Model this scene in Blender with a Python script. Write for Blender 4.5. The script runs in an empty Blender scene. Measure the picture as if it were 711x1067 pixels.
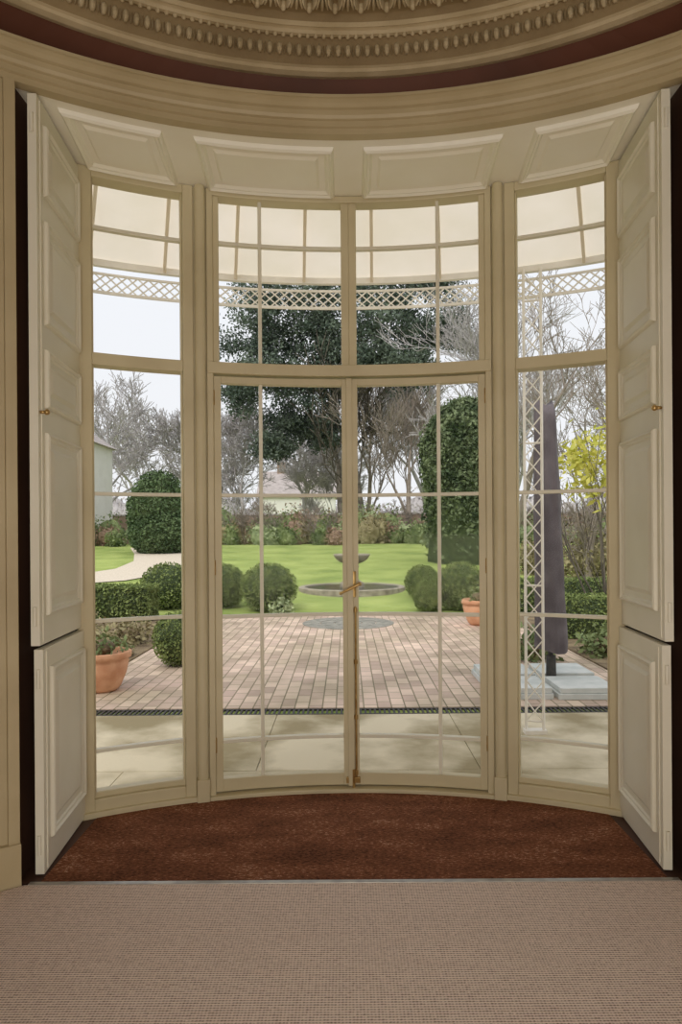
import bpy, bmesh, math, random
import numpy as np
from mathutils import Vector, Matrix
sin, cos, pi = math.sin, math.cos, math.pi
scene = bpy.context.scene
try:
    scene.view_settings.view_transform = 'Standard'
    scene.view_settings.look = 'None'
except Exception: pass

# ------------------------------------------------------------------ materials
def S(r, g, b):
    def f(c):
        c /= 255.0
        return c/12.92 if c <= 0.04045 else ((c+0.055)/1.055)**2.4
    return (f(r), f(g), f(b), 1)

def new_mat(name):
    m = bpy.data.materials.new(name); m.use_nodes = True
    nt = m.node_tree; nt.nodes.clear()
    out = nt.nodes.new('ShaderNodeOutputMaterial')
    return m, nt, out

def coords(nt, scale=(1, 1, 1)):
    tc = nt.nodes.new('ShaderNodeTexCoord'); mp = nt.nodes.new('ShaderNodeMapping')
    mp.inputs['Scale'].default_value = scale
    nt.links.new(tc.outputs['Object'], mp.inputs['Vector'])
    return mp.outputs['Vector']

def noise_mat(name, c1, c2, scale=5, rough=0.6, bump=0.0, bscale=None, metal=0, lo=0.35, hi=0.65, detail=4, vscale=(1,1,1), spec=0.4, bdist=0.01, trans=0):
    m, nt, out = new_mat(name)
    v = coords(nt, vscale)
    n = nt.nodes.new('ShaderNodeTexNoise'); n.inputs['Scale'].default_value = scale; n.inputs['Detail'].default_value = detail
    nt.links.new(v, n.inputs['Vector'])
    r = nt.nodes.new('ShaderNodeValToRGB')
    r.color_ramp.elements[0].position = lo; r.color_ramp.elements[0].color = c1
    r.color_ramp.elements[1].position = hi; r.color_ramp.elements[1].color = c2
    nt.links.new(n.outputs['Fac'], r.inputs['Fac'])
    p = nt.nodes.new('ShaderNodeBsdfPrincipled')
    p.inputs['Roughness'].default_value = rough; p.inputs['Metallic'].default_value = metal
    p.inputs['Specular IOR Level'].default_value = spec
    nt.links.new(r.outputs['Color'], p.inputs['Base Color'])
    if bump > 0:
        n2 = nt.nodes.new('ShaderNodeTexNoise'); n2.inputs['Scale'].default_value = bscale or scale*4; n2.inputs['Detail'].default_value = 3
        nt.links.new(v, n2.inputs['Vector'])
        b = nt.nodes.new('ShaderNodeBump'); b.inputs['Strength'].default_value = bump; b.inputs['Distance'].default_value = bdist
        nt.links.new(n2.outputs['Fac'], b.inputs['Height']); nt.links.new(b.outputs['Normal'], p.inputs['Normal'])
    if trans > 0:
        t = nt.nodes.new('ShaderNodeBsdfTranslucent'); nt.links.new(r.outputs['Color'], t.inputs['Color'])
        mx = nt.nodes.new('ShaderNodeMixShader'); mx.inputs[0].default_value = trans
        nt.links.new(p.outputs[0], mx.inputs[1]); nt.links.new(t.outputs[0], mx.inputs[2])
        nt.links.new(mx.outputs[0], out.inputs[0])
    else:
        nt.links.new(p.outputs[0], out.inputs[0])
    return m

M = {}
M['paint'] = noise_mat('cream_paint', S(202,189,154), S(212,200,166), 3, 0.42, 0.05, 60)
M['cornice'] = noise_mat('shaded_cream_paint', S(178,161,125), S(190,174,138), 3, 0.45, 0.05, 60)  # joinery cream darkened: shade on cornice and casing put into the colour
M['paint_sh'] = noise_mat('shutter_paint', S(226,220,200), S(233,228,210), 3, 0.42, 0.05, 60)
M['soffit'] = noise_mat('lit_soffit_paint', S(243,238,220), S(247,243,228), 3, 0.42, 0.05, 60)  # joinery cream lightened: light bounced up from below put into the colour
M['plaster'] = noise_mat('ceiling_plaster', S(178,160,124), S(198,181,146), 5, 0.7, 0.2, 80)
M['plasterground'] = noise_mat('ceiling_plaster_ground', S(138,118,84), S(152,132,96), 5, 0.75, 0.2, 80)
M['red'] = noise_mat('oxblood_wall', S(84,46,28), S(98,54,34), 2, 0.6)
M['brown'] = noise_mat('dark_wall', S(66,44,32), S(80,54,40), 2, 0.7)
M['brass'] = noise_mat('brass', S(168,134,80), S(200,168,110), 20, 0.35, metal=0.7)
M['steel'] = noise_mat('threshold_metal', S(150,146,140), S(175,170,160), 20, 0.4, metal=0.6)
M['white'] = noise_mat('white_iron_paint', S(228,222,210), S(240,234,222), 6, 0.5)
M['canopy'] = noise_mat('canopy_sheet', S(242,232,212), S(250,240,224), 2, 0.6, trans=0.5)
M['canopy_rib'] = noise_mat('canopy_rib', S(228,212,186), S(236,222,198), 4, 0.6)
M['lawn'] = noise_mat('lawn', S(134,152,84), S(180,192,114), 1.0, 0.95, 0.6, 60, detail=10, bdist=0.03, spec=.02, lo=.3, hi=.7)
M['soil'] = noise_mat('soil', S(104,88,68), S(146,128,98), 6, 0.95, 0.8, 30, bdist=0.03)
M['gravel'] = noise_mat('gravel', S(206,192,170), S(230,216,196), 25, 0.95, 0.5, 60)
M['slab'] = noise_mat('terrace_stone', S(152,138,104), S(216,203,174), 1.5, 0.85, 0.3, 30, detail=10, lo=.38, hi=.58)
M['stone'] = noise_mat('garden_stone', S(130,122,106), S(176,166,148), 9, 0.9, 0.4, 30)
M['darkstone'] = noise_mat('roundel_stone', S(128,126,116), S(160,156,144), 9, 0.9, 0.4, 30)
M['paleslab'] = noise_mat('pale_slab', S(190,194,188), S(210,211,205), 6, 0.85, 0.2, 40)
M['iron'] = noise_mat('dark_iron', S(52,50,48), S(74,70,66), 20, 0.6)
M['water'] = noise_mat('pond_water', S(44,48,38), S(62,66,52), 3, 0.15, spec=.2)
M['terracotta'] = noise_mat('terracotta', S(196,140,104), S(220,170,134), 6, 0.85, 0.2, 40)
M['cover'] = noise_mat('parasol_cover', S(84,76,78), S(110,101,103), 4, 0.7, 0.4, 12)
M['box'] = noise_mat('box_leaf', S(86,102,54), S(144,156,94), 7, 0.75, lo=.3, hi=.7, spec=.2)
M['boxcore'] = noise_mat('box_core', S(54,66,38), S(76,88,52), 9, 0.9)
M['yew'] = noise_mat('yew_leaf', S(70,90,58), S(108,126,86), 2.5, 0.75, spec=.2)
M['ivy'] = noise_mat('ivy_leaf', S(68,84,56), S(126,138,100), 2.6, 0.7, spec=.2)
M['oak'] = noise_mat('evergreen_leaf', S(74,88,76), S(118,130,112), .8, 0.75, spec=.2)
M['laurel'] = noise_mat('laurel_leaf', S(184,186,70), S(226,218,116), 5, 0.5, trans=.3)
M['shrub1'] = noise_mat('shrub_green', S(92,108,66), S(138,150,98), 2.5, 0.8)
M['shrub2'] = noise_mat('shrub_olive', S(128,118,84), S(166,156,116), 2.5, 0.8)
M['shrub3'] = noise_mat('shrub_russet', S(136,110,92), S(168,144,120), 2.5, 0.8)
M['shrub4'] = noise_mat('shrub_pale', S(136,150,108), S(176,186,140), 2.5, 0.8)
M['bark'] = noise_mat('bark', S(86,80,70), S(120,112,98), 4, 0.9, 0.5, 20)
M['bark_mid_haze'] = noise_mat('bark_mid_haze', S(138,126,114), S(162,150,138), 4, 0.9)  # bark paled, with distance haze mixed into the colour
M['bark_far_haze'] = noise_mat('bark_far_haze', S(174,168,166), S(194,188,186), 4, 0.9)  # paler still, stronger distance haze painted into the colour
M['housewall'] = noise_mat('house_render', S(240,237,231), S(247,244,239), 2, 0.9)
M['rooftile'] = noise_mat('roof_tile', S(170,160,156), S(190,180,176), 3, 0.9)
M['gwall'] = noise_mat('garden_brick_wall', S(150,126,108), S(176,154,136), 3, 0.9)
M['pane'] = noise_mat('house_glass', S(110,116,120), S(130,136,140), 3, 0.2)

def glass_mat():
    m, nt, out = new_mat('window_glass')
    t = nt.nodes.new('ShaderNodeBsdfTransparent'); t.inputs[0].default_value = (.985,.985,.985,1)
    g = nt.nodes.new('ShaderNodeBsdfGlossy'); g.inputs['Roughness'].default_value = 0.02
    mx = nt.nodes.new('ShaderNodeMixShader'); mx.inputs[0].default_value = 0.004
    nt.links.new(t.outputs[0], mx.inputs[1]); nt.links.new(g.outputs[0], mx.inputs[2]); nt.links.new(mx.outputs[0], out.inputs[0])
    return m
M['glass'] = glass_mat()

def brick_mat():
    m, nt, out = new_mat('brick_paving')
    tc = nt.nodes.new('ShaderNodeTexCoord'); mp = nt.nodes.new('ShaderNodeMapping')
    mp.inputs['Rotation'].default_value = (0, 0, pi/2)
    nt.links.new(tc.outputs['Object'], mp.inputs['Vector'])
    b = nt.nodes.new('ShaderNodeTexBrick')
    b.inputs['Scale'].default_value = 1.0
    b.inputs['Brick Width'].default_value = 0.235; b.inputs['Row Height'].default_value = 0.118
    b.inputs['Mortar Size'].default_value = 0.007; b.inputs['Mortar Smooth'].default_value = 0.3
    b.inputs['Color1'].default_value = S(222,198,180); b.inputs['Color2'].default_value = S(186,162,148)
    b.inputs['Mortar'].default_value = S(140,128,104)
    nt.links.new(mp.outputs['Vector'], b.inputs['Vector'])
    n = nt.nodes.new('ShaderNodeTexNoise'); n.inputs['Scale'].default_value = 1.3; n.inputs['Detail'].default_value = 6
    nt.links.new(tc.outputs['Object'], n.inputs['Vector'])
    r = nt.nodes.new('ShaderNodeValToRGB')
    r.color_ramp.elements[0].position = .35; r.color_ramp.elements[0].color = (.70,.72,.62,1)
    r.color_ramp.elements[1].position = .65; r.color_ramp.elements[1].color = (1.1,1.08,1.05,1)
    nt.links.new(n.outputs['Fac'], r.inputs['Fac'])
    mx = nt.nodes.new('ShaderNodeMixRGB'); mx.blend_type = 'MULTIPLY'; mx.inputs[0].default_value = 1
    nt.links.new(b.outputs['Color'], mx.inputs[1]); nt.links.new(r.outputs['Color'], mx.inputs[2])
    p = nt.nodes.new('ShaderNodeBsdfPrincipled'); p.inputs['Roughness'].default_value = .8
    nt.links.new(mx.outputs[0], p.inputs['Base Color'])
    bp = nt.nodes.new('ShaderNodeBump'); bp.inputs['Strength'].default_value = .5; bp.inputs['Distance'].default_value = .01; bp.invert = True
    nt.links.new(b.outputs['Fac'], bp.inputs['Height']); nt.links.new(bp.outputs[0], p.inputs['Normal'])
    nt.links.new(p.outputs[0], out.inputs[0]); return m
M['brick'] = brick_mat()

def sisal_mat():
    m, nt, out = new_mat('sisal_carpet')
    v = coords(nt)
    def wave(axis, per, dist):
        w = nt.nodes.new('ShaderNodeTexWave'); w.bands_direction = axis
        w.inputs['Scale'].default_value = 2*pi/(20*per)
        w.inputs['Distortion'].default_value = dist; w.inputs['Detail'].default_value = 2; w.inputs['Detail Scale'].default_value = 3
        nt.links.new(v, w.inputs['Vector']); return w.outputs['Fac']
    a = wave('Y', .0105, .8); b = wave('X', .0105, 1.4)
    ad = nt.nodes.new('ShaderNodeMath'); ad.operation = 'MULTIPLY_ADD'; ad.inputs[1].default_value = .68
    nt.links.new(a, ad.inputs[0])
    m2 = nt.nodes.new('ShaderNodeMath'); m2.operation = 'MULTIPLY'; m2.inputs[1].default_value = .28
    nt.links.new(b, m2.inputs[0]); nt.links.new(m2.outputs[0], ad.inputs[2])
    n = nt.nodes.new('ShaderNodeTexNoise'); n.inputs['Scale'].default_value = 90; n.inputs['Detail'].default_value = 3
    nt.links.new(v, n.inputs['Vector'])
    ad2 = nt.nodes.new('ShaderNodeMath'); ad2.operation = 'MULTIPLY_ADD'; ad2.inputs[1].default_value = .8
    nt.links.new(n.outputs['Fac'], ad2.inputs[0]); nt.links.new(ad.outputs[0], ad2.inputs[2])
    r = nt.nodes.new('ShaderNodeValToRGB')
    r.color_ramp.elements[0].position = .3; r.color_ramp.elements[0].color = S(122,102,90)
    r.color_ramp.elements[1].position = 1.0; r.color_ramp.elements[1].color = S(234,214,200)
    nt.links.new(ad2.outputs[0], r.inputs['Fac'])
    p = nt.nodes.new('ShaderNodeBsdfPrincipled'); p.inputs['Roughness'].default_value = .95; p.inputs['Specular IOR Level'].default_value = .1
    nt.links.new(r.outputs[0], p.inputs['Base Color'])
    bp = nt.nodes.new('ShaderNodeBump'); bp.inputs['Strength'].default_value = .6; bp.inputs['Distance'].default_value = .004
    nt.links.new(ad.outputs[0], bp.inputs['Height']); nt.links.new(bp.outputs[0], p.inputs['Normal'])
    nt.links.new(p.outputs[0], out.inputs[0]); return m
M['sisal'] = sisal_mat()

def coir_mat():
    m, nt, out = new_mat('coir_matting')
    v = coords(nt, (1, 2.2, 1))
    n = nt.nodes.new('ShaderNodeTexNoise'); n.inputs['Scale'].default_value = 60; n.inputs['Detail'].default_value = 6; n.inputs['Roughness'].default_value = .8
    nt.links.new(v, n.inputs['Vector'])
    n3 = nt.nodes.new('ShaderNodeTexNoise'); n3.inputs['Scale'].default_value = 3; n3.inputs['Detail'].default_value = 4
    nt.links.new(v, n3.inputs['Vector'])
    mm = nt.nodes.new('ShaderNodeMath'); mm.operation = 'MULTIPLY_ADD'; mm.inputs[1].default_value = .3
    nt.links.new(n3.outputs['Fac'], mm.inputs[0]); nt.links.new(n.outputs['Fac'], mm.inputs[2])
    r = nt.nodes.new('ShaderNodeValToRGB'); e = r.color_ramp.elements
    e[0].position = .49; e[0].color = S(60,35,22); e[1].position = .75; e[1].color = S(152,98,70)
    x = r.color_ramp.elements.new(.83); x.color = S(226,190,156)
    nt.links.new(mm.outputs[0], r.inputs['Fac'])
    p = nt.nodes.new('ShaderNodeBsdfPrincipled'); p.inputs['Roughness'].default_value = .95; p.inputs['Specular IOR Level'].default_value = .1
    nt.links.new(r.outputs[0], p.inputs['Base Color'])
    bp = nt.nodes.new('ShaderNodeBump'); bp.inputs['Strength'].default_value = .8; bp.inputs['Distance'].default_value = .01
    nt.links.new(n.outputs['Fac'], bp.inputs['Height']); nt.links.new(bp.outputs[0], p.inputs['Normal'])
    nt.links.new(p.outputs[0], out.inputs[0]); return m
M['coir'] = coir_mat()

# ------------------------------------------------------------------ mesh builder
class B:
    def __init__(s): s.v = []; s.f = []; s.m = []; s.mats = []
    def mi(s, mat):
        if mat not in s.mats: s.mats.append(mat)
        return s.mats.index(mat)
    def add(s, vs, fs, mat):
        o = len(s.v); k = s.mi(mat)
        s.v.extend([tuple(x) for x in vs]); s.f.extend([tuple(i+o for i in f) for f in fs]); s.m.extend([k]*len(fs))
    def hexa(s, p, mat):
        s.add(p, [(0,3,2,1),(4,5,6,7),(0,1,5,4),(1,2,6,5),(2,3,7,6),(3,0,4,7)], mat)
    def box(s, x0, x1, y0, y1, z0, z1, mat):
        s.hexa([(x0,y0,z0),(x1,y0,z0),(x1,y1,z0),(x0,y1,z0),(x0,y0,z1),(x1,y0,z1),(x1,y1,z1),(x0,y1,z1)], mat)
    def arc(s, cy, r0, r1, t0, t1, z0, z1, mat, step=.03):
        n = max(1, int(math.ceil((t1-t0)/step))); vs = []; fs = []
        for i in range(n+1):
            t = t0+(t1-t0)*i/n
            for r, z in ((r0,z0),(r1,z0),(r1,z1),(r0,z1)):
                vs.append((r*sin(t), cy+r*cos(t), z))
        for i in range(n):
            for j in range(4):
                fs.append((i*4+j, i*4+(j+1)%4, (i+1)*4+(j+1)%4, (i+1)*4+j))
        fs.append((0,1,2,3)); fs.append((n*4+3,n*4+2,n*4+1,n*4))
        s.add(vs, fs, mat)
    def lathe(s, prof, cx, cy, mat, t0=0, t1=2*pi, n=64, z=0):
        full = abs(t1-t0-2*pi) < 1e-6; N = n if full else n+1; k = len(prof); vs = []; fs = []
        for i in range(N):
            t = t0+(t1-t0)*i/n
            for r, zz in prof: vs.append((cx+r*sin(t), cy+r*cos(t), zz+z))
        for i in range(n):
            a = i*k; b = ((i+1) % N)*k
            for j in range(k-1): fs.append((a+j, b+j, b+j+1, a+j+1))
        s.add(vs, fs, mat)
    def tube(s, p0, p1, r0, r1, mat, n=8, caps=True):
        p0 = Vector(p0); p1 = Vector(p1); d = (p1-p0).normalized()
        a = d.orthogonal().normalized(); b = d.cross(a); vs = []
        for p, r in ((p0,r0),(p1,r1)):
            for i in range(n):
                q = p+(a*cos(2*pi*i/n)+b*sin(2*pi*i/n))*r; vs.append(tuple(q))
        fs = [(i,(i+1)%n,n+(i+1)%n,n+i) for i in range(n)]
        if caps: fs += [tuple(range(n-1,-1,-1)), tuple(range(n,2*n))]
        s.add(vs, fs, mat)
    def ball(s, c, rx, ry, rz, mat, nu=10, nv=6, rot=0):
        vs = [(c[0],c[1],c[2]-rz)]; fs = []
        for j in range(1, nv):
            ph = -pi/2+pi*j/nv
            for i in range(nu):
                t = 2*pi*i/nu; x = rx*cos(ph)*cos(t); y = ry*cos(ph)*sin(t)
                vs.append((c[0]+x*cos(rot)-y*sin(rot), c[1]+x*sin(rot)+y*cos(rot), c[2]+rz*sin(ph)))
        vs.append((c[0],c[1],c[2]+rz))
        for i in range(nu):
            fs.append((0, 1+(i+1)%nu, 1+i)); l = 1+(nv-2)*nu
            fs.append((l+i, l+(i+1)%nu, len(vs)-1))
            for j in range(nv-2):
                a = 1+j*nu; fs.append((a+i, a+(i+1)%nu, a+nu+(i+1)%nu, a+nu+i))
        s.add(vs, fs, mat)
    def panel(s, fn, u0, u1, v0, v1, prof, mat, nu=8):
        loops = []
        for ins, h in prof:
            a0, a1, b0, b1 = u0+ins, u1-ins, v0+ins, v1-ins; L = []
            for i in range(nu): L.append(fn(a0+(a1-a0)*i/nu, b0, h))
            L.append(fn(a1, b0, h))
            for i in range(nu+1): L.append(fn(a1-(a1-a0)*i/nu, b1, h))
            loops.append(L)
        n = len(loops[0]); vs = [p for L in loops for p in L]; fs = []
        for k in range(len(loops)-1):
            for i in range(n): fs.append((k*n+i, k*n+(i+1)%n, (k+1)*n+(i+1)%n, (k+1)*n+i))
        o = (len(loops)-1)*n
        for i in range(nu): fs.append((o+i, o+i+1, o+n-2-i, o+n-1-i))
        s.add(vs, fs, mat)
    def build(s, name, bevel=0, smooth=False, recalc=True, parent=None):
        me = bpy.data.meshes.new(name); me.from_pydata(s.v, [], s.f)
        for m in s.mats: me.materials.append(M[m])
        me.polygons.foreach_set('material_index', s.m)
        if recalc:
            bm = bmesh.new(); bm.from_mesh(me); bmesh.ops.recalc_face_normals(bm, faces=bm.faces); bm.to_mesh(me); bm.free()
        if smooth: me.polygons.foreach_set('use_smooth', [True]*len(me.polygons))
        me.update()
        ob = bpy.data.objects.new(name, me); scene.collection.objects.link(ob)
        if bevel:
            md = ob.modifiers.new('bevel','BEVEL'); md.width = bevel; md.segments = 2; md.limit_method = 'ANGLE'
        if parent: ob.parent = parent
        return ob

def lerp(a, b, t): return a+(b-a)*t

# ------------------------------------------------------------------ room
WC, WR = 0.956, 2.80      # window arc
RC, RR = 0.60, 2.54       # room wall arc
TO = .563                 # half-angle of the opening

b = B(); b.lathe([(0,-.03),(2.9,-.03),(2.9,-.2),(0,-.2)], 0, .6, 'brown', n=64); b.build('floor')

YM = 2.727
b = B()
CR = 2.49
tmax = math.acos((YM-.012-RC)/CR)
ang = [lerp(tmax, 2*pi-tmax, i/80) for i in range(81)]
vs = [(CR*sin(t), RC+CR*cos(t), .006) for t in ang]
b.add(vs+[(x,y,-.03) for x,y,z in vs], [tuple(range(81))]+[(i,(i+1)%81,81+(i+1)%81,81+i) for i in range(81)], 'sisal')
b.build('sisal_carpet')
b = B()
te = .478
arcp = [((WR-.06)*sin(t), WC+(WR-.06)*cos(t), .004) for t in [lerp(te, -te, i/30) for i in range(31)]]
vs = [(-1.262,YM+.012,.004),(1.262,YM+.012,.004)]+arcp
b.add(vs+[(x,y,-.03) for x,y,z in vs], [tuple(range(len(vs)))]+[(i,(i+1)%len(vs),len(vs)+(i+1)%len(vs),len(vs)+i) for i in range(len(vs))], 'coir')
b.build('coir_doormat')
b = B(); b.box(-1.30,1.30,YM-.012,YM+.012,-.03,.009,'steel'); b.build('trim_1', bevel=.002)
b = B()
for sx in (-1,1):
    b.box(min(sx*1.255,sx*1.40),max(sx*1.255,sx*1.40),YM+.012,3.5,-.03,.002,'brown')
b.build('trim_2')

for nm, sg in (('wall_left',-1),('wall_right',1)):
    b = B()
    a0, a1 = sorted((sg*(TO+.07), sg*2.35))
    b.arc(RC, RR, RR+.12, a0, a1, -.03, 3.40, 'red', .05)
    b.build(nm)
    b = B()
    x0, x1 = sorted((sg*1.36, sg*1.47))
    b.box(x0, x1, 2.745, 3.50, -.03, 3.24, 'brown')
    b.build('wall_reveal_left' if sg < 0 else 'wall_reveal_right')
    b = B()
    def seg(r0, ta, tb, z0, z1):
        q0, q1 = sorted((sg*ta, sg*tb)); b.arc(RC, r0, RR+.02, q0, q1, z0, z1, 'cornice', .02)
    seg(RR-.030, TO-.003, TO+.014, 0, 3.22); seg(RR-.018, TO+.014, TO+.05, 0, 3.22)
    seg(RR-.034, TO+.05, TO+.075, 0, 3.22); seg(RR-.044, TO-.004, TO+.08, 0, .17)
    b.build('trim_3' if sg < 0 else 'trim_4', bevel=.003)
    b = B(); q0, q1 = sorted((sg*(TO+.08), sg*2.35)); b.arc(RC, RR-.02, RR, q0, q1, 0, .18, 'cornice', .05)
    b.build('baseboard_left' if sg < 0 else 'baseboard_right')

prof = [(2.56,3.215),(2.512,3.215),(2.512,3.240),(2.500,3.244),(2.500,3.268),(2.488,3.272),(2.480,3.284),(2.480,3.306),(2.466,3.310),(2.452,3.322),(2.438,3.330),(2.428,3.332),(2.428,3.345),(2.44,3.350),(2.47,3.357),(2.56,3.360)]
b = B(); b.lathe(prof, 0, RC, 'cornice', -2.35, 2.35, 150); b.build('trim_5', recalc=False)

def soff(u, v, h):
    s = v/0.58
    pi_ = Vector((2.535*sin(u*1.06), RC+2.535*cos(u*1.06), 3.222)); po = Vector(((WR+.04)*sin(u), WC+(WR+.04)*cos(u), 3.222))
    p = pi_.lerp(po, s); p.z -= h; return tuple(p)
b = B(); n = 40; vs = []; fs = []
for i in range(n+1):
    u = lerp(-.56, .56, i/n)
    vs += [soff(u, 0, 0), soff(u, .58, 0), tuple(Vector(soff(u, .58, 0))+Vector((0,0,.13))), tuple(Vector(soff(u, 0, 0))+Vector((0,0,.13)))]
for i in range(n):
    for j in range(4): fs.append((i*4+j,i*4+(j+1)%4,(i+1)*4+(j+1)%4,(i+1)*4+j))
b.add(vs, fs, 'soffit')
def soffm(u, v, h): return soff(u/2.7, v, h)
pp = [(0,0),(.006,.016),(.016,.024),(.026,.014),(.034,.014),(.046,.001),(.075,.001),(.088,.012)]
for a0, a1 in ((-.478,-.318),(-.266,-.026),(.026,.266),(.318,.478)):
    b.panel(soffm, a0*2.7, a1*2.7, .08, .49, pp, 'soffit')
b.build('window_soffit', recalc=False)

# ceiling
EC, ER = .95, 2.12
b = B(); N = 120; vs = []; fs = []
for i in range(N):
    t = 2*pi*i/N
    vs += [(2.58*sin(t), RC+2.58*cos(t), 3.355), (2.14*sin(t), EC+2.14*cos(t), 3.47)]
for i in range(N): a = i*2; c = ((i+1)%N)*2; fs.append((a, c, c+1, a+1))
b.add(vs, fs, 'red')
cp = [(2.15,3.475),(2.15,3.458),(2.125,3.452),(2.10,3.458),(2.092,3.468),(2.08,3.472)]
b.lathe(cp, 0, EC, 'plaster', n=160)
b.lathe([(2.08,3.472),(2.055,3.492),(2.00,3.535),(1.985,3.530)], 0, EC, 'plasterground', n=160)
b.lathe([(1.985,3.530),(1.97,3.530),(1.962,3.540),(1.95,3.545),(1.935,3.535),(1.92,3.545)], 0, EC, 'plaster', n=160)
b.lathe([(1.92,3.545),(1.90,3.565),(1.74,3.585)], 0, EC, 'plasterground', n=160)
b.lathe([(1.74,3.585),(1.735,3.572),(1.715,3.572),(1.71,3.588),(1.45,3.615),(1.44,3.600),(1.40,3.600),(1.39,3.62),(.5,3.70),(0,3.71)], 0, EC, 'plaster', n=160)
N = 300
for i in range(N):
    t = 2*pi*i/N
    b.ball((2.03*sin(t), EC+2.03*cos(t), 3.502), .0135, .024, .024, 'plaster', 8, 5, -t)
    t2 = t+pi/N
    b.ball((2.03*sin(t2), EC+2.03*cos(t2), 3.500), .003, .026, .019, 'plaster', 4, 4, -t2)
N = 360
for i in range(N):
    t = 2*pi*i/N; b.ball((1.978*sin(t), EC+1.978*cos(t), 3.526), .010, .010, .011, 'plaster', 6, 4, -t)
N = 110
for i in range(N):
    t = 2*pi*i/N
    for k, (dr, w, l, dt) in enumerate([(0,.010,.055,0),(0,.008,.045,.010),(0,.008,.045,-.010),(.012,.007,.030,.018),(.012,.007,.030,-.018)]):
        tt = t+dt; r = 1.82+dr
        b.ball((r*sin(tt), EC+r*cos(tt), 3.562), w, l, .032, 'plaster', 6, 5, -tt-dt*22)
    tt = t+pi/N
    b.ball((1.86*sin(tt), EC+1.86*cos(tt), 3.558), .014, .014, .024, 'plaster', 7, 5)
    b.ball((1.79*sin(tt), EC+1.79*cos(tt), 3.566), .010, .022, .024, 'plaster', 6, 5, -tt)
N = 60
for i in range(N):
    t = 2*pi*i/N
    for k in range(8):
        a = k*pi/4; r = 1.58+.05*cos(a); tt = t+.03*sin(a)
        b.ball((r*sin(tt), EC+r*cos(tt), 3.597), .018, .018, .018, 'plaster', 6, 4)
b.build('ceiling', recalc=False)

# ------------------------------------------------------------------ windows & doors
def uarc(bd, r0, r1, ta, tb, z0, z1, sg, mat='paint'):
    a, c = sorted((sg*ta, sg*tb)); bd.arc(WC, r0, r1, a, c, z0, z1, mat, .025)
def glass(bd, sg, ta, tb, z0, z1):
    a, c = sorted((sg*ta, sg*tb)); n = 12
    vs = []; fs = []
    for i in range(n+1):
        t = lerp(a, c, i/n); vs += [(2.782*sin(t), WC+2.782*cos(t), z0), (2.782*sin(t), WC+2.782*cos(t), z1)]
    for i in range(n): fs.append((2*i, 2*i+2, 2*i+3, 2*i+1))
    bd.add(vs, fs, 'glass')
mw = .0034
mz = .009
for wi, sg in ((1,-1),(2,1)):
    b = B()
    uarc(b, 2.735, 2.83, .4845, .512, .0, 3.22, sg); uarc(b, 2.735, 2.83, .302, .3215, .0, 3.22, sg)
    uarc(b, 2.76, 2.82, .4805, .4845, .05, 3.18, sg); uarc(b, 2.76, 2.82, .3215, .325, .05, 3.18, sg)
    uarc(b, 2.735, 2.83, .3215, .4845, .0, .085, sg); uarc(b, 2.76, 2.82, .3215, .4845, .085, .115, sg)
    uarc(b, 2.735, 2.83, .3215, .4845, 3.175, 3.22, sg)
    uarc(b, 2.74, 2.83, .3215, .4845, 2.245, 2.305, sg)
    uarc(b, 2.715, 2.74, .30, .508, .0, .03, sg)
    for z in (.315, .965, 1.604, 2.94): uarc(b, 2.765, 2.80, .3215, .4845, z-mz, z+mz, sg, 'paint_sh')
    glass(b, sg, .3215, .4845, .1, 3.17)
    b.build('window_%d' % wi, bevel=.004)
    b = B()
    uarc(b, 2.75, 2.84, .277, .302, .0, 3.22, sg)
    x, y = 2.732*sin(sg*.2895), WC+2.732*cos(.2895)
    b.tube((x,y,0), (x,y,3.22), .027, .027, 'paint', 20)
    uarc(b, 2.70, 2.76, .2775, .3015, 0, .12, sg)
    b.build('trim_6' if sg < 0 else 'trim_7', bevel=.003)
    b = B()
    zt = 2.235
    uarc(b, 2.755, 2.805, .2505, .2645, .03, zt, sg)
    uarc(b, 2.755, 2.805, .0012, .0155, .03, zt, sg)
    uarc(b, 2.755, 2.805, .0155, .2505, .03, .095, sg); uarc(b, 2.755, 2.805, .0155, .2505, zt-.035, zt, sg)
    uarc(b, 2.765, 2.80, .174-mw, .174+mw, .095, zt-.035, sg, 'paint_sh')
    for z in (.29, .955, 1.604): uarc(b, 2.765, 2.80, .0155, .2505, z-mz, z+mz, sg, 'paint_sh')
    if sg < 0: uarc(b, 2.735, 2.757, -.005, .007, .03, zt, sg)
    for z in (.28, 1.22, 2.12):
        x, y = 2.748*sin(sg*.265), WC+2.748*cos(.265); b.tube((x,y,z-.04),(x,y,z+.04), .007, .007, 'brass', 8)
    glass(b, sg, .0155, .2505, .09, zt-.03)
    if sg > 0:
        R = 2.738
        def P(t, z, r=R): return (r*sin(t), WC+r*cos(t), z)
        b.tube(P(.009,.06,2.745), P(.009,1.0,2.745), .006, .006, 'brass', 8)
        for z in (.1,.4,.7,.98): b.tube(P(.009,z-.012,2.745), P(.009,z+.012,2.745), .011, .011, 'brass', 8)
        b.tube(P(.006,1.05,2.748), P(.006,1.19,2.748), .013, .013, 'brass', 10)
        b.tube(P(.004,1.10,2.755), P(.004,1.10,2.70), .010, .008, 'brass', 10)
        b.tube(P(-.020,1.075,2.70), P(.018,1.125,2.70), .007, .009, 'brass', 10)
        b.ball(P(.018,1.125,2.70), .012,.012,.012,'brass',10,8); b.ball(P(-.020,1.075,2.70), .009,.009,.009,'brass',10,8)
        b.box(-.03,.045,WC+2.735,WC+2.757,.045,.075,'brass'); b.tube((.01,WC+2.74,.02),(.01,WC+2.74,.12),.009,.009,'brass',8)
    b.build('door_%d' % (1 if sg < 0 else 2), bevel=.003)
b = B()
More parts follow.
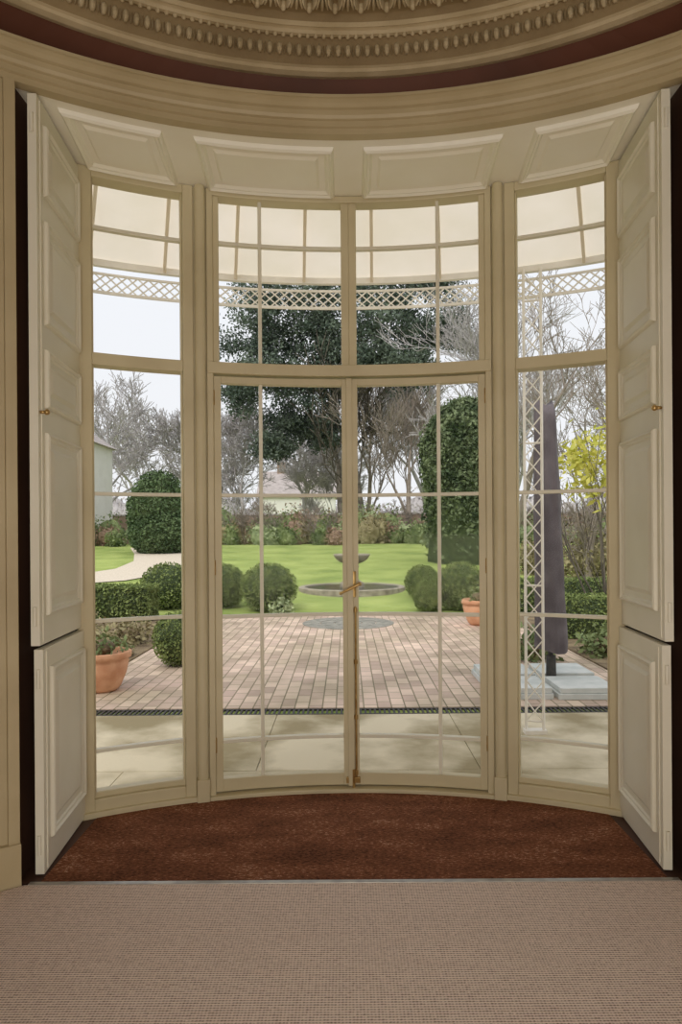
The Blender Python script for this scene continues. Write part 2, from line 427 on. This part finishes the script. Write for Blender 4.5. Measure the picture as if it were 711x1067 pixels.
for sg in (-1,1):
    uarc(b, 2.735, 2.83, .265, .277, 0, 3.22, sg)
    uarc(b, 2.75, 2.82, .253, .265, 2.30, 3.20, sg)
    uarc(b, 2.75, 2.82, .0, .015, 2.30, 3.20, sg)
    uarc(b, 2.765, 2.80, .174-mw, .174+mw, 2.30, 3.19, sg, 'paint_sh')
    glass(b, sg, .015, .254, 2.30, 3.19)
b.arc(WC, 2.725, 2.83, -.277, .277, 2.245, 2.305, 'paint', .025)
b.arc(WC, 2.735, 2.83, -.277, .277, 3.185, 3.22, 'paint', .025)
b.arc(WC, 2.765, 2.80, -.265, .265, 2.95-mz, 2.95+mz, 'paint_sh', .025)
b.arc(WC, 2.705, 2.86, -.277, .277, -.02, .022, 'paint', .025)
b.build('window_3', bevel=.004)

# ------------------------------------------------------------------ shutters
for sg in (-1, 1):
    A = Vector((sg*1.278, 2.79)); Bk = Vector((sg*1.330, 3.40)); d = (Bk-A); Ls = d.length; d.normalize()
    nrm = Vector((-d.y, d.x))
    if nrm.x*sg > 0: nrm = -nrm
    def fn(u, v, h, off=0):
        p = A+d*u+nrm*(h+off); return (p.x, p.y, v)
    e = bpy.data.objects.new('window_shutter', None); scene.collection.objects.link(e)
    def leaf(z0, z1, panels, nm, off):
        b = B(); T = .036
        b.hexa([fn(0,z0,-T,off),fn(Ls,z0,-T,off),fn(Ls,z0,0,off),fn(0,z0,0,off),fn(0,z1,-T,off),fn(Ls,z1,-T,off),fn(Ls,z1,0,off),fn(0,z1,0,off)], 'paint_sh')
        pf = [(0,0),(.004,.014),(.014,.020),(.022,.009),(.03,.0085),(.036,.0008),(.062,.0008),(.080,.011)]
        for p0, p1 in panels:
            b.panel(lambda u,v,h: fn(u,v,h,off), .075, Ls-.075, p0, p1, pf, 'paint_sh', 3)
        b.tube(fn(.035,z0+.01,.001,off), fn(.035,z1-.01,.001,off), .004, .004, 'paint_sh', 8)
        for z in (z0+.12, z1-.12):
            b.tube(fn(-.004,z-.04,-.018,off), fn(-.004,z+.04,-.018,off), .008, .008, 'paint_sh', 8)
        b.build(nm, bevel=.002, parent=e)
    leaf(.945, 3.205, [(1.06,1.83),(1.93,2.18),(2.28,2.72),(2.82,3.12)], 'upper_leaf', 0)
    leaf(.012, .93, [(.13,.85)], 'lower_leaf', .012)
    b = B(); p0 = fn(.02,1.905,0); p1 = fn(.02,1.905,.02)
    b.tube(p0, p1, .006, .008, 'brass', 10); b.ball(fn(.02,1.905,.028), .012,.012,.012,'brass',12,8)
    b.build('knob', smooth=True, parent=e)

# ------------------------------------------------------------------ outside: verandah
def zg(y):
    if y < 12.25: return -.10
    if y < 30: return -.10+(y-12.25)*.055
    return -.10+17.75*.055

VC, VR = 1.1, 4.2
def Vp(t, r, z): return (r*sin(t), VC+r*cos(t), z)
e = bpy.data.objects.new('verandah_canopy', None); scene.collection.objects.link(e)
b = B(); N = 60; vs = []; fs = []
for i in range(N+1):
    t = lerp(-1.25, 1.25, i/N)
    for k in range(5):
        s = k/4; r = lerp(2.86, VR+.05, s); c = lerp(WC, VC, s); z = lerp(3.66, 3.37, s**1.4)
        vs.append((r*sin(t), c+r*cos(t), z))
for i in range(N):
    for k in range(4): a = i*5+k; fs.append((a, a+5, a+6, a+1))
b.add(vs, fs, 'canopy'); b.build('roof_sheet', recalc=False, parent=e)
b = B()
for i in range(-8, 9):
    t = i*.125+.045
    for k in range(4):
        s0, s1 = k/4, (k+1)/4
        P = []
        for s, dz in ((s0,-.045),(s1,-.045),(s0,-.003),(s1,-.003)):
            r = lerp(2.86, VR, s); c = lerp(WC, VC, s); z = lerp(3.66, 3.37, s**1.4)+dz
            w = .011
            P.append([(r*sin(t)+q*w*cos(t), c+r*cos(t)-q*w*sin(t), z) for q in (-1,1)])
        b.hexa([P[0][0],P[0][1],P[1][1],P[1][0],P[2][0],P[2][1],P[3][1],P[3][0]], 'canopy_rib')
b.build('ribs', parent=e)
b = B()
b.arc(VC, VR-.02, VR+.02, -1.25, 1.25, 3.325, 3.37, 'white', .04)
b.arc(VC, VR-.008, VR+.008, -1.25, 1.25, 3.13, 3.15, 'white', .04)
b.arc(VC, VR-.008, VR+.008, -1.25, 1.25, 3.265, 3.28, 'white', .04)
n = 70
for i in range(n):
    t0 = lerp(-1.25, 1.25, i/n); t1 = lerp(-1.25, 1.25, (i+1)/n); tm = (t0+t1)/2
    b.tube(Vp(t0,VR,3.14), Vp(t1,VR,3.27), .006, .006, 'white', 5); b.tube(Vp(t1,VR,3.14), Vp(t0,VR,3.27), .006, .006, 'white', 5)
    b.tube(Vp(tm,VR,3.14), Vp(t0,VR,3.205), .005, .005, 'white', 5); b.tube(Vp(tm,VR,3.14), Vp(t1,VR,3.205), .005, .005, 'white', 5)
    b.tube(Vp(tm,VR,3.27), Vp(t0,VR,3.205), .005, .005, 'white', 5); b.tube(Vp(tm,VR,3.27), Vp(t1,VR,3.205), .005, .005, 'white', 5)
b.build('lattice_fringe', parent=e)
for t in (.333, -.80, .98):
    b = B(); w = .0148
    for q in (-w, w): b.tube(Vp(t+q,4.16,-.1), Vp(t+q,4.16,3.34), .011, .011, 'white', 8)
    z = .0; h = .15
    while z < 3.2:
        b.tube(Vp(t-w,4.16,z), Vp(t+w,4.16,z+h), .005,.005,'white',5); b.tube(Vp(t+w,4.16,z), Vp(t-w,4.16,z+h), .005,.005,'white',5); z += h
    for z in (.0, 1.0, 2.05, 3.1): b.tube(Vp(t-w,4.16,z), Vp(t+w,4.16,z), .008,.008,'white',6)
    x, y, _ = Vp(t,4.16,0); b.box(x-.08,x+.08,y-.04,y+.04,-.1,-.06,'white')
    b.build('trellis_post', parent=e)

# ------------------------------------------------------------------ ground
b = B()
ys = [2.9,3.4,5.7,8,12.25]+[12.25+i*1.48 for i in range(1,13)]+[36,50,80,140]
xs = list(range(-70,71,5)); vs = []; fs = []
for y in ys:
    for x in xs: vs.append((x, y, zg(y)-.005))
k = len(xs)
for j in range(len(ys)-1):
    for i in range(k-1): fs.append((j*k+i, j*k+i+1, (j+1)*k+i+1, (j+1)*k+i))
b.add(vs, fs, 'lawn'); b.build('lawn', recalc=False)
random.seed(3)
b = B()
yb = [3.0, 4.28, 5.60]
for j in range(2):
    x = -6+random.random()*.5
    while x < 6:
        w = random.uniform(1.2,1.9); b.box(x+.002, x+w-.002, yb[j]+.003, yb[j+1]-.003, -.16, -.088+random.uniform(-.001,.001), 'slab'); x += w
b.build('flagstone_terrace', bevel=.003)
b = B(); b.box(-6,6,5.60,5.80,-.16,-.12,'iron')
b.box(-6,6,5.61,5.63,-.12,-.09,'iron'); b.box(-6,6,5.77,5.79,-.12,-.09,'iron')
x = -5
while x < 5: b.box(x,x+.016,5.63,5.77,-.12,-.091,'iron'); x += .04
b.build('drain_grating')
b = B(); b.box(-2.55,2.75,5.80,12.2,-.16,-.085,'brick'); b.box(-4.2,-2.55,5.80,6.9,-.16,-.085,'brick'); b.box(2.75,4.2,5.8,7.0,-.16,-.085,'brick')
b.build('brick_patio')
b = B()
for r0, r1 in ((0,.22),(.235,.45),(.465,.75)):
    n = 1 if r0 == 0 else (10 if r1 < .5 else 16)
    for i in range(n):
        b.arc(11.2, max(r0,.01), r1, 2*pi*i/n+.01, 2*pi*(i+1)/n-.01, -.10, -.078, 'darkstone', .2)
b.build('paving_roundel')
b = B(); b.box(-7.5,-2.56,6.91,12.2,-.16,-.07,'soil'); b.box(2.76,7,7.01,12.2,-.16,-.07,'soil'); b.build('planting_bed')
b = B(); cl = [(-11,16.6),(-8.5,17.1),(-6.6,18.3),(-5.8,20.3),(-6.0,23),(-6.9,26),(-8,29)]
vs = []; fs = []
for i, (x,y) in enumerate(cl):
    a = Vector(cl[max(0,i-1)]); c = Vector(cl[min(len(cl)-1,i+1)]); d = (c-a).normalized(); nn = Vector((-d.y,d.x))
    for q in (-1.15,1.15): p = Vector((x,y))+nn*q; vs.append((p.x,p.y,zg(p.y)+.02))
for i in range(len(cl)-1): fs.append((2*i,2*i+1,2*i+3,2*i+2))
b.add(vs, fs, 'gravel'); b.build('gravel_path')

# ------------------------------------------------------------------ foliage helpers
rng = np.random.default_rng(7)
def np_mesh(name, V, F, mats, midx=None, parent=None):
    me = bpy.data.meshes.new(name)
    nv, nf = len(V), len(F); k = F.shape[1]
    me.vertices.add(nv); me.vertices.foreach_set('co', V.astype(np.float32).ravel())
    me.loops.add(nf*k); me.loops.foreach_set('vertex_index', F.astype(np.int32).ravel())
    me.polygons.add(nf); me.polygons.foreach_set('loop_start', (np.arange(nf)*k).astype(np.int32))
    try: me.polygons.foreach_set('loop_total', np.full(nf, k, dtype=np.int32))
    except Exception: pass
    for m in mats: me.materials.append(M[m])
    if midx is not None: me.polygons.foreach_set('material_index', midx.astype(np.int32))
    me.update(calc_edges=True); me.validate()
    ob = bpy.data.objects.new(name, me); scene.collection.objects.link(ob)
    if parent: ob.parent = parent
    return ob
def leaves(C, size, aspect=.55):
    n = len(C)
    a = rng.normal(size=(n,3)); a /= np.linalg.norm(a,axis=1)[:,None]
    c = rng.normal(size=(n,3)); c -= (c*a).sum(1)[:,None]*a; c /= np.linalg.norm(c,axis=1)[:,None]
    s = (size*rng.uniform(.6,1.3,n))[:,None]
    V = np.stack([C-a*s*.5, C+c*s*aspect*.5, C+a*s*.5, C-c*s*aspect*.5],1).reshape(-1,3)
    return V, np.arange(n*4).reshape(n,4)
def unit(n):
    d = rng.normal(size=(n,3)); return d/np.linalg.norm(d,axis=1)[:,None]
def sphere_quads(c, r, nu=20, nv=12, jit=.04):
    V = []; F = []
    for j in range(nv+1):
        ph = -pi/2+pi*j/nv
        for i in range(nu):
            t = 2*pi*i/nu; k = 1+rng.uniform(-jit,jit)
            V.append((c[0]+r[0]*k*cos(ph)*cos(t), c[1]+r[1]*k*cos(ph)*sin(t), c[2]+r[2]*k*sin(ph)))
    for j in range(nv):
        for i in range(nu): F.append((j*nu+i, j*nu+(i+1)%nu, (j+1)*nu+(i+1)%nu, (j+1)*nu+i))
    return np.array(V), np.array(F)
def bush(name, blobs, n, size, leaf, core='boxcore', jit=.05, lo=.86, hi=1.06, corek=.9):
    VV = []; FF = []; MM = []; o = 0
    for (cx,cy,cz,rx,ry,rz) in blobs:
        V, F = sphere_quads((cx,cy,cz),(rx*corek,ry*corek,rz*corek), jit=jit)
        VV.append(V); FF.append(F+o); MM.append(np.zeros(len(F))); o += len(V)
        d = unit(n); C = np.array([cx,cy,cz])+d*np.array([rx,ry,rz])*rng.uniform(lo,hi,n)[:,None]
        V, F = leaves(C, size); VV.append(V); FF.append(F+o); MM.append(np.ones(len(F))); o += len(V)
    return np_mesh(name, np.vstack(VV), np.vstack(FF), [core, leaf], np.concatenate(MM))
def box_hedge(name, x0,x1,y0,y1,z0,z1, n, size, leaf='box'):
    C = rng.uniform(size=(n,3))
    f = rng.integers(0,5,n)
    C[f==0,0]=0; C[f==1,0]=1; C[f==2,1]=0; C[(f==3)|(f==4),2]=1
    C = np.array([x0,y0,z0])+C*np.array([x1-x0,y1-y0,z1-z0]); C += rng.normal(scale=.018,size=C.shape)
    C[:,2] = np.maximum(C[:,2], z0)
    V, F = leaves(C, size)
    e = .02; cv = np.array([(x,y,z) for z in (z0,z1-e) for x,y in ((x0+e,y0+e),(x1-e,y0+e),(x1-e,y1-e),(x0+e,y1-e))])
    cf = np.array([(0,3,2,1),(4,5,6,7),(0,1,5,4),(1,2,6,5),(2,3,7,6),(3,0,4,7)])
    return np_mesh(name, np.vstack([cv,V]), np.vstack([cf,F+8]), ['boxcore',leaf], np.concatenate([np.zeros(6),np.ones(len(F))]))

def skeleton(base, d0, L, r, levels, kids, spread, seed, up=.15, segs=3, shrink=.72):
    rd = random.Random(seed); out = []; tips = []
    def grow(p, d, L, r, lev):
        pts = [p]; rr = r
        for s in range(segs):
            d = (d+Vector((rd.gauss(0,.13),rd.gauss(0,.13),rd.gauss(0,.10)+up*.3))).normalized()
            q = p+d*(L/segs); r1 = rr*(.86 if lev else .8)
            out.append((p, q, rr, r1)); p = q; rr = r1; pts.append(p)
        if lev == 0: tips.append(p); return
        for i in range(kids):
            o = pts[-1] if i < 2 else pts[rd.randint(1, segs-1)+0]
            ax = Vector((rd.gauss(0,1),rd.gauss(0,1),rd.gauss(0,.6)))
            nd = (d+ax.normalized()*spread*rd.uniform(.6,1.2)+Vector((0,0,up))).normalized()
            grow(o, nd, L*shrink*rd.uniform(.75,1.1), rr*rd.uniform(.55,.8), lev-1)
    grow(Vector(base), Vector(d0).normalized(), L, r, levels)
    return out, tips
def tubes(segs, rmin):
    V = []; F = []
    for p, q, r0, r1 in segs:
        r0 = max(r0, rmin); r1 = max(r1, rmin*.8)
        d = q-p
        if d.length < 1e-5: continue
        d.normalize(); a = d.orthogonal().normalized(); c = d.cross(a); n = 7 if r0 > rmin*4 else 3; o = len(V)
        for P, r in ((p,r0),(q,r1)):
            for i in range(n): V.append(tuple(P+(a*cos(2*pi*i/n)+c*sin(2*pi*i/n))*r))
        for i in range(n): F.append((o+i,o+(i+1)%n,o+n+(i+1)%n,o+n+i))
    return np.array(V), np.array(F)
def bare_tree(name, x, y, L, r, levels=5, kids=4, spread=.75, seed=1, mat='bark_mid_haze', rmin=.01, lean=(0,0,1), up=.12, shrink=.74, segs=3):
    sg, _ = skeleton((x,y,zg(y)-.1), lean, L, r, levels, kids, spread, seed, up, segs, shrink)
    V, F = tubes(sg, rmin); return np_mesh(name, V, F, [mat])

for (x,y,rx,rz) in ((-1.50,12.95,.52,.46),(-2.45,13.4,.44,.43),(-3.5,13.3,.52,.45),(2.12,12.9,.46,.46),(1.50,12.75,.27,.30),(1.58,14.4,.36,.35)):
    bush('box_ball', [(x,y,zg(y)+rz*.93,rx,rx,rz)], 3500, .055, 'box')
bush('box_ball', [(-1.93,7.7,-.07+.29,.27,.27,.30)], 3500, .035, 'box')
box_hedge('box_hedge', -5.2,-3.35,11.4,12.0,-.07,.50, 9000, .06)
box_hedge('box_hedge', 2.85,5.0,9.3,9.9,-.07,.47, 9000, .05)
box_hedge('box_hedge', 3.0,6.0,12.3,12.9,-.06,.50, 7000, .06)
bush('lavender_clump', [(-2.95,9.2,.05,.3,.3,.2),(-3.3,8.4,.05,.28,.3,.22),(-2.85,8.2,.0,.2,.2,.14),(-3.7,9.4,.08,.35,.3,.26)], 500, .08, 'shrub2', 'soil', lo=.5, hi=1.3, corek=.5)
bush('perennial_clump', [(-1.2,12.35,.02,.2,.15,.18)], 350, .08, 'shrub4', 'boxcore', lo=.5, hi=1.2, corek=.5)
bush('fern_clump', [(3.05,8.1,.05,.28,.28,.2),(3.4,7.6,.03,.28,.3,.18),(2.1,7.9,.05,.3,.25,.22)], 500, .09, 'shrub1', 'soil', lo=.5, hi=1.3, corek=.5)
bush('yew_dome', [(-7.3,26.5,zg(26)+1.55,1.15,1.15,1.6),(-7.15,26.3,zg(26)+.8,1.2,1.15,.95)], 8000, .13, 'yew')
V = []; F = []; nu, nv = 40, 40
def col(ph, t):
    zz = ph*5.15
    r = 1.32*(1-max(0,(ph-.60)/.40)**2.3)**.5 if ph > .60 else 1.32-.12*(1-ph/.6)
    r *= 1+.05*sin(3*t+ph*6)+.04*sin(7*t-ph*11)
    return (3.78+.12*ph+r*cos(t), 22+r*.9*sin(t), zg(22)+zz)
for j in range(nv+1):
    for i in range(nu):
        x,y,z = col(j/nv, 2*pi*i/nu); V.append((3.8+(x-3.8)*.93, 22+(y-22)*.93, z-.06))
for j in range(nv):
    for i in range(nu): F.append((j*nu+i, j*nu+(i+1)%nu, (j+1)*nu+(i+1)%nu, (j+1)*nu+i))
C = np.array([col(math.sqrt(random.random())**.8, random.uniform(0,2*pi)) for i in range(26000)])
C += rng.normal(scale=.07, size=C.shape)
LV, LF = leaves(C, .15)
np_mesh('clipped_evergreen', np.vstack([np.array(V),LV]), np.vstack([np.array(F),LF+len(V)]), ['boxcore','ivy'], np.concatenate([np.zeros(len(F)),np.ones(len(LF))]))
random.seed(11)
for kind, cnt in (('shrub1',46),('shrub2',34),('shrub3',20),('shrub4',28)):
    bl = []
    for i in range(cnt):
        x = random.uniform(-15,16); y = random.uniform(29.8,34.5); r = random.uniform(.28,.62)*(1+(y-30)*.14)
        if -8.8 < x < -5.4 and y < 31.5: y = 33
        bl.append((x,y,zg(y)+r*.6,r*random.uniform(.8,1.3),r*.8,r*random.uniform(.8,1.7)))
    bush('shrub_border', bl, 420, .15, kind, kind, lo=.6, hi=1.25, jit=.2, corek=.7)
bush('border_shrub', [(6.0,17,zg(17)+.5,.8,.8,.7),(7.4,16.6,zg(17)+.6,.9,.8,.8),(5.2,18.6,zg(18)+.4,.6,.6,.5)], 1800, .12, 'shrub2', 'shrub2', lo=.5, hi=1.3, corek=.6)
segs = []
for i in range(26):
    x = random.uniform(-9,11); y = random.uniform(30.5,34)
    if i < 6: x = random.uniform(4.5,8.5); y = random.uniform(15.5,18)
    a, _ = skeleton((x,y,zg(y)-.05), (random.gauss(0,.1),random.gauss(0,.1),1), random.uniform(.6,1.0), .03, 4, 4, .9, 140+i, .15)
    segs += a
V, F = tubes(segs, .009); np_mesh('twiggy_shrub', V, F, ['bark_mid_haze'])
segs = []
for i in range(7):
    a, _ = skeleton((3.75+random.uniform(-.1,.1),9.9+random.uniform(-.1,.1),-.05), (random.gauss(-.05,.12),random.gauss(0,.12),1), 1.5, .022, 2, 3, .5, 40+i, .2)
    segs += a
V, F = tubes(segs, .006)
C = np.vstack([np.array(c)+rng.normal(size=(90,3))*np.array(s) for c, s in (((3.4,9.8,2.25),(.16,.2,.16)),((3.75,9.8,2.55),(.2,.2,.2)),((4.1,9.9,2.2),(.2,.2,.2)),((3.5,9.8,2.05),(.2,.2,.15)),((3.9,9.8,2.85),(.15,.2,.2)),((3.6,9.9,2.4),(.2,.2,.25)),((3.3,9.8,2.5),(.12,.2,.14)))])
LV, LF = leaves(C, .16, .38)
np_mesh('laurel_shrub', np.vstack([V,LV]), np.vstack([F,LF+len(V)]), ['bark','laurel'], np.concatenate([np.zeros(len(F)),np.ones(len(LF))]))

segs, tips = skeleton((.15,38,.8), (-.20,0,1), 4.6, .27, 4, 4, .8, 9, .1)
s2, _ = skeleton((1.0,38.5,.8), (.12,0,1), 5.0, .20, 4, 4, .7, 12, .15); segs += s2
V, F = tubes(segs, .032)
cl = []
for px,py,rx,rz in ((262,352,1.8,1.8),(300,345,2.2,1.8),(290,395,2.3,1.8),(330,400,2.0,1.9),(256,405,1.4,1.5),(345,350,2.3,1.7),(400,345,2.4,1.6),(440,350,2.2,1.6),(335,445,1.6,1.2),(300,440,1.8,1.2),(395,382,2.0,1.1),(430,390,1.8,1.0),(330,310,2.6,1.8),(400,305,2.6,1.5),(275,310,2.4,1.5),(470,345,1.8,1.6),(360,375,1.8,1.3),(285,465,.9,.7),(345,265,3.0,1.6),(450,300,2.2,1.5)):
    cl.append(((px-361)/18.7, 38+random.uniform(-1.5,1.5), 1.4+(555-py)/18.7, rx, 1.5, rz))
Cs = []
for cx,cy,cz,rx,ry,rz in cl:
    sub = np.array([cx,cy,cz])+unit(38)*np.array([rx,ry,rz])*rng.uniform(.25,1.05,38)[:,None]
    for s in sub: Cs.append(s+rng.normal(size=(130,3))*np.array([.32,.32,.22]))
LV, LF = leaves(np.vstack(Cs), .18)
np_mesh('evergreen_oak', np.vstack([V,LV]), np.vstack([F,LF+len(V)]), ['bark','oak'], np.concatenate([np.zeros(len(F)),np.ones(len(LF))]))

bare_tree('bare_tree', 3.0, 34, 3.6, .16, 5, 4, .6, 21, 'bark_mid_haze', .016)
bare_tree('bare_tree', 1.2, 42, 4.2, .18, 5, 4, .6, 22, 'bark_mid_haze', .02)
bare_tree('bare_tree', 6.4, 27, 3.8, .18, 6, 3, .8, 23, 'bark_mid_haze', .012)
bare_tree('bare_tree', 7.6, 20, 3.3, .16, 6, 4, .85, 24, 'bark_mid_haze', .008)
bare_tree('bare_tree', 5.8, 16.5, 2.2, .10, 6, 3, .85, 31, 'bark_mid_haze', .007)
bare_tree('bare_tree', 7.5, 31, 4.4, .18, 6, 4, .75, 41, 'bark_far_haze', .013)
bare_tree('bare_tree', -13, 38, 3.6, .2, 5, 4, .9, 25, 'bark_far_haze', .02)
bare_tree('bare_tree', -9.5, 44, 4.0, .2, 6, 4, .8, 26, 'bark_far_haze', .02)
bare_tree('bare_tree', -5.8, 40, 3.0, .16, 6, 4, .9, 27, 'bark_far_haze', .016)
bare_tree('bare_tree', -3.0, 48, 3.2, .2, 6, 4, .8, 28, 'bark_far_haze', .018)
bare_tree('bare_tree', 0.0, 50, 3.0, .2, 6, 4, .8, 38, 'bark_far_haze', .018)
bare_tree('bare_tree', 5.5, 45, 4.8, .2, 6, 4, .7, 29, 'bark_far_haze', .020)
bare_tree('bare_tree', 13, 36, 4.2, .2, 6, 3, .8, 30, 'bark_far_haze', .02)
bare_tree('bare_tree', -16, 55, 5, .2, 5, 4, .8, 33, 'bark_far_haze', .03)
bl = []
for i in range(46):
    x = -38+i*1.7; bl.append((x, 72+random.uniform(-4,4), 1.2, 2.2, 2, random.uniform(2.4,5.0)))
bush('tree_belt', bl, 500, .4, 'bark_far_haze', 'bark_far_haze', lo=.7, hi=1.3, jit=.15)

b = B(); b.box(-22,22,36,36.3,.872,2.35,'gwall'); b.box(-22,22,35.95,36.35,2.35,2.43,'rooftile'); b.build('garden_wall')
def house(name, x0,x1,y0,y1,z0,zw,zr, ridge_x=True):
    b = B(); b.box(x0,x1,y0,y1,z0,zw,'housewall')
    o = .25
    if ridge_x:
        ym = (y0+y1)/2
        b.add([(x0-o,y0-o,zw-.1),(x1+o,y0-o,zw-.1),(x1+o,y1+o,zw-.1),(x0-o,y1+o,zw-.1),(x0-o,ym,zr),(x1+o,ym,zr)],[(0,1,5,4),(2,3,4,5),(0,4,3),(1,2,5),(0,3,2,1)],'rooftile')
    else:
        xm = (x0+x1)/2
        b.add([(x0-o,y0-o,zw-.1),(x1+o,y0-o,zw-.1),(x1+o,y1+o,zw-.1),(x0-o,y1+o,zw-.1),(xm,y0-o,zr),(xm,y1+o,zr)],[(1,2,5,4),(3,0,4,5),(0,1,4),(2,3,5),(0,3,2,1)],'rooftile')
    b.box(x0+(x1-x0)*.2,x0+(x1-x0)*.2+.7,(y0+y1)/2-.3,(y0+y1)/2+.3,zr-.8,zr+.8,'gwall')
    nx = max(2,int((x1-x0)/2.5))
    for i in range(nx):
        cx = lerp(x0,x1,(i+.5)/nx)
        for zz in (z0+1.2, z0+3.8):
            if zz+1.2 < zw: b.box(cx-.5,cx+.5,y0-.03,y0+.02,zz,zz+1.2,'pane'); b.box(cx-.03,cx+.03,y0-.05,y0,zz,zz+1.2,'housewall')
    return b.build(name)
house('house', -7.4,-1.0,58,64,.5,4.6,6.9)
house('house', -22,-12.2,28,35.6,.7,5.9,9.2, False)

# ------------------------------------------------------------------ garden objects
z0 = zg(16)
e = bpy.data.objects.new('garden_fountain', None); scene.collection.objects.link(e)
b = B(); b.lathe([(1.08,z0-.1),(1.08,z0+.04),(1.10,z0+.055),(1.20,z0+.055),(1.23,z0+.04),(1.23,z0-.15)],0.1,15.8,'stone',n=56); b.build('pool_rim', parent=e)
b = B(); b.lathe([(0,z0+.035),(1.09,z0+.035)],.1,15.8,'water',n=40); b.build('water', parent=e, recalc=False)
b = B(); b.lathe([(.28,-.02),(.28,.10),(.22,.14),(.15,.18),(.12,.28),(.11,.38),(.15,.45),(.18,.48),(.14,.51),(.17,.55),(.28,.59),(.36,.65),(.41,.72),(.43,.76),(.40,.77),(.32,.74),(.10,.71),(.07,.74),(.05,.79),(.06,.82),(.04,.85),(.0,.88)],.1,15.8,'stone',n=32,z=z0+.03)
b.build('tiered_bowl', smooth=True, parent=e)

def pot(x, y, s, zb):
    e = bpy.data.objects.new('terracotta_pot', None); scene.collection.objects.link(e)
    b = B(); b.lathe([(0,0),(.13,0),(.17,.04),(.22,.16),(.245,.27),(.235,.30),(.265,.31),(.27,.36),(.25,.37),(.235,.36),(.23,.32),(0,.32)],x,y,'terracotta',n=40,z=0)
    b.v = [((vx-x)*s+x,(vy-y)*s+y,vz*s+zb) for vx,vy,vz in b.v]
    b.build('pot', smooth=True, parent=e)
    o = bush('plant', [(x,y,zb+.40*s,.2*s,.2*s,.12*s)], 260, .06*s, 'shrub1', 'soil', lo=.4, hi=1.5, corek=.6); o.parent = e
pot(-2.36, 6.5, 1.02, -.085); pot(2.10, 10.9, 1.1, -.085)

e = bpy.data.objects.new('covered_garden_parasol', None); scene.collection.objects.link(e)
b = B(); nz = 26; nt_ = 40; vs = []; fs = []
for j in range(nz+1):
    s = j/nz; z = lerp(.26, 2.63, s); cx = lerp(1.955, 1.90, s); r = lerp(.170, .112, s)*(1 if s < .97 else .8)
    for i in range(nt_):
        t = 2*pi*i/nt_
        sq = 1/max(abs(cos(t+.3)),abs(sin(t+.3)))**.6
        k = sq*(.86+.06*sin(7*t+s*2.2)+.03*sin(11*t-s*7)+.02*sin(s*23+t))
        vs.append((cx+r*k*cos(t), 6.6+r*k*sin(t), z+.025*sin(2*t+1)*(1 if s < .5 else 1.6)))
for j in range(nz):
    for i in range(nt_): fs.append((j*nt_+i,j*nt_+(i+1)%nt_,(j+1)*nt_+(i+1)%nt_,(j+1)*nt_+i))
fs.append(tuple(range(nz*nt_,(nz+1)*nt_)))
b.add(vs, fs, 'cover'); b.build('fabric_cover', smooth=True, parent=e)
b = B(); b.tube((1.95,6.6,-.05),(1.92,6.6,2.5),.026,.026,'iron',12)
b.tube((1.95,6.6,-.05),(1.95,6.6,.20),.05,.045,'iron',12); b.build('mast', parent=e)
b = B()
for (x0,y0) in ((1.26,6.02),(1.84,6.00),(1.28,6.62),(1.86,6.64)):
    b.box(x0,x0+.54,y0,y0+.54,-.085,-.035,'paleslab'); b.box(x0+.02,x0+.53,y0+.015,y0+.53,-.033,.015,'paleslab')
b.build('base_slabs', bevel=.004, parent=e)

# ------------------------------------------------------------------ light
w = bpy.data.worlds.new('overcast_sky'); scene.world = w; w.use_nodes = True; nt = w.node_tree; nt.nodes.clear()
o = nt.nodes.new('ShaderNodeOutputWorld'); bg = nt.nodes.new('ShaderNodeBackground'); bg.inputs['Strength'].default_value = 1.2
tc = nt.nodes.new('ShaderNodeTexCoord'); sp = nt.nodes.new('ShaderNodeSeparateXYZ'); r = nt.nodes.new('ShaderNodeValToRGB')
r.color_ramp.elements[0].position = 0; r.color_ramp.elements[0].color = (.76,.77,.79,1)
r.color_ramp.elements[1].position = .6; r.color_ramp.elements[1].color = (.76,.79,.84,1)
nt.links.new(tc.outputs['Generated'], sp.inputs[0]); nt.links.new(sp.outputs['Z'], r.inputs[0]); nt.links.new(r.outputs[0], bg.inputs[0]); nt.links.new(bg.outputs[0], o.inputs[0])
L = bpy.data.lights.new('soft_sun','SUN'); L.energy = 1.7; L.angle = .5; L.color = (1,.96,.89)
lo = bpy.data.objects.new('soft_sun', L); lo.rotation_euler = (math.radians(38), math.radians(-22), 0); scene.collection.objects.link(lo)
L = bpy.data.lights.new('room_fill_light','AREA'); L.shape = 'RECTANGLE'; L.size = 2.4; L.size_y = 1.0; L.energy = 46; L.color = (1,.88,.71)  # unseen fill behind the camera, added to brighten the interior
lo = bpy.data.objects.new('room_fill_light', L); lo.location = (0,-1.4,.9); lo.rotation_euler = (math.radians(110),0,0); scene.collection.objects.link(lo)

# ------------------------------------------------------------------ camera
cam = bpy.data.cameras.new('camera'); cam.lens = 24; cam.sensor_width = 36; cam.sensor_fit = 'AUTO'
cam.shift_x = -5.5/1067; cam.shift_y = 21.5/1067; cam.clip_end = 500
co = bpy.data.objects.new('camera', cam); co.location = (-.022,0,1.4); co.rotation_euler = (pi/2, .007, 0)
scene.collection.objects.link(co); scene.camera = co
